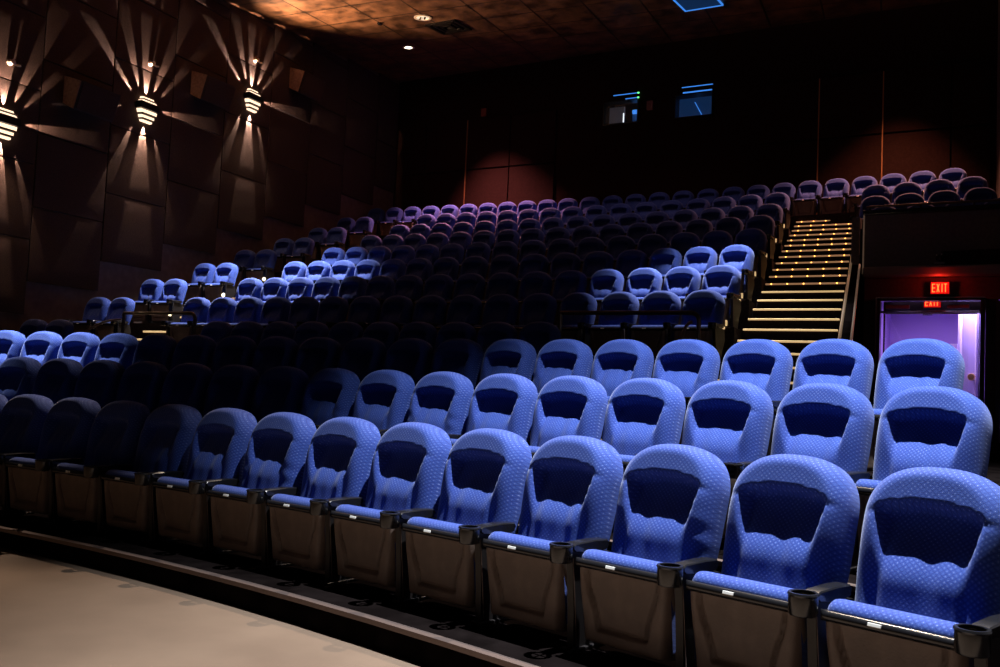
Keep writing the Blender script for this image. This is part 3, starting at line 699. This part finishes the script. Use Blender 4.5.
# ------------------------------------------------------------------ the seat
RC = math.radians(18); L_ = .702; TB = .235
def back_pt(x, h, d): return (x, -TB+h*math.sin(RC)-d*math.cos(RC)+.035, .214+h*math.cos(RC)+d*math.sin(RC))
W0 = .257; AR = .225; HC = L_-AR; PN = 2.45
def halfw(h):
    if h <= HC: return W0*(.955+.045*sstep(0, .35, h))
    return W0*max(0, 1-((h-HC)/AR)**PN)**(1/PN)
def depth(x, h, ph, fold):
    ax = abs(x)
    q = (min(1, ax/W0)**PN+(max(0, h-HC)/AR)**PN)**(1/PN)
    e = max(0, (1-q))*.235
    if h < HC: e = min(e, max(0, halfw(h)-ax))
    e = min(e, h+.004)
    r = .070
    edge = math.sqrt(max(0, 1-(1-min(1, e/r))**2))
    hr = L_-.163-.016*(ax/.14)**2
    roll = sstep(hr-.008, hr+.012, h)
    iw = .124+.034*sstep(.28, .50, h); inner = 1-sstep(iw, iw+.026, ax)
    rise = sstep(.14, .46, h)
    d = .088+.048*rise-inner*(1-roll)*.084*sstep(.25, .50, h)
    d += .014*math.sin(pi*min(1, h/.42))*inner
    # seam pinch where the bolster meets the roll
    d -= math.exp(-((h-(L_-.205))/.012)**2)*sstep(.15, .17, ax)*(1-sstep(.19, .25, ax))*.006
    d -= .006*math.exp(-((ax-.146)/.006)**2)*(1-roll)*(1-rise*.6)
    f = fold*(math.cos(x*38+ph)*.6+math.cos(x*67+ph*2.3+h*5)*.4)*inner*(1-roll)*math.exp(-((h-.30)/.17)**2)
    f += fold*.5*math.cos(h*70+ph)*sstep(.15, .2, ax)*(1-roll)*math.exp(-((h-.30)/.10)**2)*(1 if ph > 4 else 0)
    return max(.0, (d+f)*edge)
def make_backrest(ph, fold, name):
    nu, nv = 48, 64; rows = []
    for i in range(nv+1):
        t = i/nv
        h = L_*(t*.86/.80 if t < .80 else .86+.14*math.sin((t-.8)/.2*pi/2))
        if t < .8: h = L_*.86*t/.8
        row = []
        w = max(halfw(min(h, L_-1e-5)), .0005)
        for j in range(nu+1):
            s = -1+2*j/nu; s = math.sin(s*pi/2)*.45+s*.55
            x = s*w; row.append(back_pt(x, h, depth(x, h, ph, fold)))
        rows.append(row)
    m_ = MB(); m_.quad_grid(rows)
    # rounded rear of the cushion so the top reads full from behind
    ring = [rows[i][0] for i in range(nv+1)]
    rows2 = []
    for i in range(nv+1):
        t = i/nv; h = L_*(.86*t/.8 if t < .8 else .86+.14*math.sin((t-.8)/.2*pi/2)); w = max(halfw(min(h, L_-1e-5)), .0005)
        row = []
        for j in range(13):
            s = 1-2*j/12; x = s*w
            q = (min(1, abs(x)/W0)**PN+(max(0, h-HC)/AR)**PN)**(1/PN); e = max(0, 1-q)*.235
            if h < HC: e = min(e, w-abs(x))
            row.append(back_pt(x, h, -.032*math.sqrt(max(0, 1-(1-min(1, e/.05))**2))))
        rows2.append(row)
    m_.quad_grid(rows2)
    return m_.mesh(name, 'fabric', True)
def make_shell():
    rows = []; nv = 26
    for i in range(nv+1):
        h = -.03+(L_-.03)*i/nv; w = max(.001, halfw(min(max(h, 0), L_-.001))-.018); row = []
        for j in range(15):
            s = 1-2*j/14; x = s*w; e = min((1-abs(s))*w, L_-.03-h+.0)
            row.append(back_pt(x, h, -.030-.028*math.sqrt(max(0, 1-(1-min(1, e/.05))**2))))
        rows.append(row)
    m_ = MB(); m_.quad_grid(rows); fr_ = [[(p[0], p[1]-.012, p[2]) for p in r] for r in rows]; m_.quad_grid(fr_, flip=True)
    return m_.mesh('seat_back_shell', 'plastic', True)
def pan_y(z): return -.448+.030*(1-(z-.06)/.33)      # front plane, leaning in towards the bottom
def make_cushion():
    rows = []; hw = .224
    prof = [(-.440, .380), (-.446, .402), (-.440, .420), (-.424, .434), (-.400, .440), (-.370, .438), (-.342, .428), (-.326, .405), (-.322, .34), (-.318, .20), (-.318, .11), (-.325, .085), (-.38, .08)]
    for y, z in prof:
        row = []
        for j in range(25):
            s = -1+2*j/24; e = (1-abs(s))*hw; k = math.sqrt(max(0, 1-(1-min(1, e/.035))**2))
            row.append((s*hw, -.385+(y+.385)*(.55+.45*k), .24+(z-.24)*(.90+.10*k)))
        rows.append(row)
    m_ = MB(); m_.quad_grid(rows, close_v=False); 
    # side caps
    for c in (0, 24):
        b0 = len(m_.v); m_.v += [r[c] for r in rows]; f = tuple(range(b0, b0+len(rows))); m_.f.append(f if c else f[::-1])
    return m_.mesh('seat_cushion', 'fabric', True, )
def make_pan():
    m_ = MB(); rows = []; nz_, nx = 44, 52
    for i in range(nz_+1):
        z = .058+(.388-.058)*i/nz_; row = []
        hw = .208+.022*sstep(.06, .36, z)
        for j in range(nx+1):
            s = -1+2*j/nx; x = s*hw; y = pan_y(z)
            tl = .122+.055*sstep(.13, .36, z)                   # groove half width
            dg = abs(abs(x)-tl); g = math.exp(-(dg/.006)**2)*sstep(.117, .132, z)*(1-sstep(.36, .37, z))
            g2 = math.exp(-((z-.125)/.006)**2)*(1 if abs(x) < tl else 0)
            inside = (1-sstep(tl-.006, tl+.006, abs(x)))*sstep(.118, .134, z)
            y += .030*max(g, g2)+.008*inside
            e = (1-abs(s))*hw; y += .05*(1-math.sqrt(max(0, 1-(1-min(1, e/.03))**2)))
            eb = z-.058; y += .03*(1-math.sqrt(max(0, 1-(1-min(1, eb/.02))**2)))
            row.append((x, y, z))
        rows.append(row)
    m_.quad_grid(rows)
    # side walls and bottom going back to the cushion
    for c, fl in ((0, False), (nx, True)):
        a = [r[c] for r in rows]; b_ = [(p[0]*.98, p[1]+.055, p[2]) for p in a]
        m_.quad_grid([b_, a] if not fl else [a, b_])
    a = rows[0]; m_.quad_grid([a, [(p[0], p[1]+.06, p[2]+.01) for p in a]][::-1])
    return m_.mesh('seat_pan', 'pan', True)
def make_lip():
    m_ = MB(); rows = []
    for k in range(13):
        a = -pi*.5+pi*1.25*k/12; row = []
        for j in range(31):
            s = -1+2*j/30; e = (1-abs(s))*.232; kk = math.sqrt(max(0, 1-(1-min(1, e/.02))**2))
            row.append((s*.232, -.447-.020*kk*math.cos(a), .388+.019*math.sin(a)))
        rows.append(row)
    m_.quad_grid(rows, flip=False)
    return m_.mesh('seat_pan_lip', 'gloss', True)
def make_tag(): m_ = MB(); m_.box((-.035, -.4645, .394), (.046, .010, .013), Matrix.Rotation(-.35, 3, 'X'), bev=.002); return m_.mesh('number_tag', 'white_tag')
def make_tagmarks():
    m_ = MB()
    for k, dx in enumerate((-.010, -.002, .007)): m_.box((-.035+dx, -.470, .3965), (.004, .002, .005), Matrix.Rotation(-.35, 3, 'X'))
    return m_.mesh('tag_mark', 'plastic')
AX = .28
def make_arm_pad(sx):
    x = AX*sx; m_ = MB()
    prof = [(-.455, .452), (-.44, .460), (-.30, .464), (-.215, .460), (-.205, .448), (-.215, .418), (-.30, .405), (-.44, .425), (-.455, .438)]
    w = .030
    rows = []
    for s in (-1, -.85, 0, .85, 1):
        k = 1 if abs(s) < .9 else .8
        rows.append([(x+s*w, -.33+(y+.33)*(1 if abs(s) < .9 else .985), .435+(z-.435)*k) for y, z in prof])
    m_.quad_grid(rows, close_u=True); n = len(prof)
    m_.f.append(tuple(range(n))[::-1]); m_.f.append(tuple(range(4*n, 5*n)))
    return m_.mesh('armrest_pad', 'gloss', True, 35)
def make_cup_ring(sx):
    """open cup cage: ring with a cross below"""
    x = AX*sx; y = -.505; m_ = MB()
    m_.lathe([(.040, .450), (.050, .450), (.053, .456), (.050, .462), (.040, .462), (.038, .456), (.040, .450)], (x, y, 0), 'z', 24)
    m_.lathe([(.034, .385), (.045, .385), (.049, .390), (.050, .452), (.044, .452), (.040, .391), (.034, .391), (.034, .385)], (x, y, 0), 'z', 24)
    m_.box((x, y, .388), (.078, .009, .007)); m_.box((x, y, .388), (.009, .078, .007))
    return m_.mesh('cup_holder', 'gloss', True, 40)
def make_leg(sx):
    x = AX*sx; m_ = MB()
    poly = [(-.452, .428), (-.25, .415), (-.16, .40), (-.13, .28), (-.16, .22), (-.20, .16), (-.23, .03), (-.19, .0), (-.44, .0), (-.42, .03), (-.425, .16), (-.44, .32), (-.450, .40)]
    m_.extr_yz(poly[::-1], x-.017, x+.017)
    m_.box((x, -.315, .008), (.070, .26, .016), bev=.004)
    return m_.mesh('side_frame', 'plastic')
def make_chrome(sx):
    x = AX*sx; m_ = MB(); m_.tube([(x+.018, -.445, .40), (x+.018, -.432, .30), (x+.018, -.415, .16), (x+.018, -.400, .03)], .0025, 6)
    return m_.mesh('bright_edge', 'nosing', True)
def make_hinge(): 
    m_ = MB(); m_.tube([(-.262, -.30, .16), (.262, -.30, .16)], .014, 8); m_.box((0, -.24, .17), (.30, .10, .03), bev=.006); return m_.mesh('hinge_bar', 'plastic', True, 40)
BK = [make_backrest(0.4, .0045, 'backrest_a'), make_backrest(2.6, .0065, 'backrest_b'), make_backrest(5.1, .0055, 'backrest_c'), make_backrest(1.4, .0075, 'backrest_d')]
MS = dict(shell=make_shell(), cushion=make_cushion(), pan=make_pan(), lip=make_lip(), tag=make_tag(), marks=make_tagmarks(), hinge=make_hinge(),
          pad={s: make_arm_pad(s) for s in (-1, 1)}, cup={s: make_cup_ring(s) for s in (-1, 1)}, leg={s: make_leg(s) for s in (-1, 1)}, chrome={s: make_chrome(s) for s in (-1, 1)})
ml = MB(); ml.lathe([(0, -.020), (.030, -.018), (.040, 0), (.0, .001)], (AX, -.462, .20), 'y', 18); MS['aisle_lamp'] = ml.mesh('aisle_lamp', 'white_round', True)
ml = MB(); ml.box((AX, -.44, .22), (.085, .04, .40), bev=.012); MS['end_panel'] = ml.mesh('end_panel', 'gloss')
def proto_seat(bk):
    r_ = empty('cinema_seat')
    link('backrest', bk, r_); link('back_shell', MS['shell'], r_); link('seat_cushion', MS['cushion'], r_)
    pan = link('seat_pan', MS['pan'], r_); lp = link('pan_lip', MS['lip'], pan); 
    t_ = link('number_tag', MS['tag'], pan); t_['label'] = 'small white number tag'
    link('hinge_bar', MS['hinge'], r_); add_side(r_, 1)
    return r_
def add_side(r_, s):
    lg = link('side_frame', MS['leg'][s], r_); link('bright_edge', MS['chrome'][s], lg)
    ar = link('armrest', MS['pad'][s], r_); link('cup_holder', MS['cup'][s], ar)
protos = [proto_seat(b_) for b_ in BK]
def copy_seat(src):
    r_ = src.copy(); COL.objects.link(r_)
    for ch in src.children:
        c = ch.copy(); COL.objects.link(c); c.parent = r_
        for g in ch.children:
            d = g.copy(); COL.objects.link(d); d.parent = c
    return r_
def place(r, th, bk, label, group, first_side=False, lamp=False):
    s = copy_seat(protos[bk]); x, y = pt(r, th+(.016/R[r-1] if r <= 3 else 0))
    s.location = (x, y, FL[r-1]); s.rotation_euler = (0, 0, -th)
    tag(s, label, 'seat', group)
    if first_side: add_side(s, -1)
    if lamp:
        link('end_panel', MS['end_panel'], s); q = link('aisle_lamp', MS['aisle_lamp'], s); q['label'] = 'glowing round aisle lamp'
    return s
ORD = ['', 'first', 'second', 'third', 'fourth', 'fifth', 'sixth', 'seventh', 'eighth', 'ninth', 'tenth', 'eleventh', 'twelfth', 'thirteenth', 'fourteenth', 'fifteenth', 'sixteenth', 'seventeenth', 'eighteenth', 'nineteenth', 'twentieth', 'twenty-first', 'twenty-second', 'twenty-third', 'twenty-fourth', 'twenty-fifth', 'twenty-sixth']
ROWN = {1: 'front row', 2: 'second row', 3: 'third row', 4: 'fourth row', 5: 'fifth row', 6: 'sixth row', 7: 'seventh row', 8: 'eighth row', 9: 'ninth row', 10: 'tenth row', 11: 'eleventh row', 12: 'back row'}
step = {r: SP/R[r-1] for r in range(1, 13)}
def seg(r, th0, n): return [th0-k*step[r] for k in range(n)]
def fill(a, b_, n): return [a+(b_-a)*(k+1)/(n+1) for k in range(n)]
rows = {}
rows[1] = seg(1, .3289, 15); rows[2] = seg(2, .30273, 18); rows[3] = seg(3, .27535, 20)
rows[4] = seg(4, .06873, 10)
spec = {5: (.09011, 3, -.01193, 6, 7), 6: (.08549, 3, -.00345, 7, 6), 7: (.08094, 4, -.00572, 7, 5), 8: (.07684, 3, -.01749, 6, 7), 9: (.0722, 3, .0082, 9, 4), 10: (.0679, 4, -.0045, 8, 4), 11: (.06382, 4, -.0074, 8, 4), 12: (.11018, 9, -.01875, 11, 6)}
for r, (a, na, b_, nb, nf) in spec.items():
    A_ = seg(r, a, na); B_ = seg(r, b_, nb); rows[r] = A_+fill(A_[-1], B_[0], nf)+B_
pairs = {4: -.07918, 5: -.09048, 6: -.09103, 7: -.08985, 8: -.09162, 9: -.09197, 10: -.09312, 11: -.09496}
right = {9: (.1318, 4), 10: (.12399, 4), 11: (.11871, 4)}
rnd = random.Random(3)
POOLS = [(0.6, 4.9, 3.6), (-10.4, 6.9, 2.2), (-11.0, 12.6, 1.9), (-4.0, 12.3, 1.9)]
for r, ths in rows.items():
    n = len(ths)
    for i, th in enumerate(ths):
        x, y = pt(r, th)
        lit = 'brightly lit' if any(math.hypot(x-a, y-b_) < c for a, b_, c in POOLS) else 'dimly lit'
        if r <= 3: lab = '%s blue cinema seat in the %s, %s from its right end' % (lit, ROWN[r], ORD[i+1])
        elif r == 4: lab = '%s blue seat of the short %s by the handrail, %s from the right' % (lit, ROWN[r], ORD[i+1])
        elif r == 12: lab = '%s seat in the long back row, %s from its %s end' % ('mauve' if r == 12 else lit, ORD[i+1] if i < n/2 else ORD[n-i], 'right' if i < n/2 else 'left')
        else:
            if i < 8: lab = '%s blue seat in the %s, %s from the wide stairs' % (lit, ROWN[r], ORD[i+1])
            else: lab = '%s blue seat in the %s, %s from the narrow aisle' % (lit, ROWN[r], ORD[n-i])
        place(r, th, rnd.randrange(4), lab, 'seats of the %s' % ROWN[r], first_side=(i == n-1))
for r, a in pairs.items():
    for k in range(2):
        th = a-k*step[r]*.987
        place(r, th, rnd.randrange(4), 'blue seat of the wall-side pair in the %s, %s one' % (ROWN[r], ('aisle', 'wall')[k]), 'seat pairs by the side wall', first_side=(k == 1), lamp=(k == 0))
for r, (a, n) in right.items():
    for k in range(n):
        th = a-k*step[r]
        place(r, th, rnd.randrange(4), 'mauve seat above the exit block, %s of three rows, %s from the stairs' % ({9: 'nearest', 10: 'middle', 11: 'rearmost'}[r], ORD[n-k]), 'seats above the exit', first_side=(k == n-1))
for p_ in protos:
    for ch in list(p_.children):
        for g in list(ch.children): bpy.data.objects.remove(g)
        bpy.data.objects.remove(ch)
    bpy.data.objects.remove(p_)

# ------------------------------------------------------------------ lamps of the house, plus one added fill
def house(x, y, tx, ty, tz, power, size, blend, color=(1, .97, .95), rad=.05, z=None):
    z = (ceil_z(y)-.12) if z is None else z
    return add_spot('house_or_fill_spot', (x, y, z), (tx-x, ty-y, tz-z), power, color, size, blend, rad)
COOL = (.93, .96, 1)
house(-0.5, 4.65, -0.5, 4.9, 1.0, 9900, 63, .95, COOL)          # over the front rows, exit side
house(-10.7, 6.8, -10.9, 6.5, 1.4, 12000, 40, .85, COOL)      # over the third row, wall side
house(-12.2, 13.3, -12.3, 12.8, 2.6, 12000, 47, .85, (.95, .93, 1))
house(-3.4, 12.9, -3.5, 12.3, 2.4, 9500, 33, .85, (.95, .93, 1))
house(-12.6, 20.2, -12.0, 19.7, 5.2, 5500, 78, .9, (1, .33, .34))
house(-2.0, 20.2, -2.3, 19.6, 5.2, 3200, 78, .9, (1, .36, .22))
for x in (-8.1, -2.7): house(x, 9.3, x, 1.2, 0, 2900, 38, .35, (1, .78, .60), .03)
house(-7, 17.5, -7.0, 17.5, 3, 130, 125, 1, (1, .55, .55))  # added wide fill for the dark rows and headrest rims, no real lamp

w = bpy.data.worlds.new('World'); SC.world = w; w.use_nodes = True
w.node_tree.nodes['Background'].inputs[0].default_value = (.5, .35, .35, 1); w.node_tree.nodes['Background'].inputs[1].default_value = .012

# ------------------------------------------------------------------ camera
cam = bpy.data.cameras.new('Camera'); cam.sensor_width = 36; cam.lens = 36*925.84/1000; cam.clip_end = 200
co = bpy.data.objects.new('Camera', cam); COL.objects.link(co)
fwd = Vector((-0.48395734, 0.87308216, 0.05926923)).normalized(); rt = Vector((0.87503281, 0.48202858, 0.04434005)).normalized(); upv = rt.cross(fwd)
co.matrix_world = Matrix(((rt.x, upv.x, -fwd.x, 0), (rt.y, upv.y, -fwd.y, 0), (rt.z, upv.z, -fwd.z, ZO), (0, 0, 0, 1)))
SC.camera = co
vs = SC.view_settings; vs.view_transform = 'Standard'; vs.look = 'None'; vs.exposure = 0; vs.gamma = 1; vs.use_curve_mapping = False
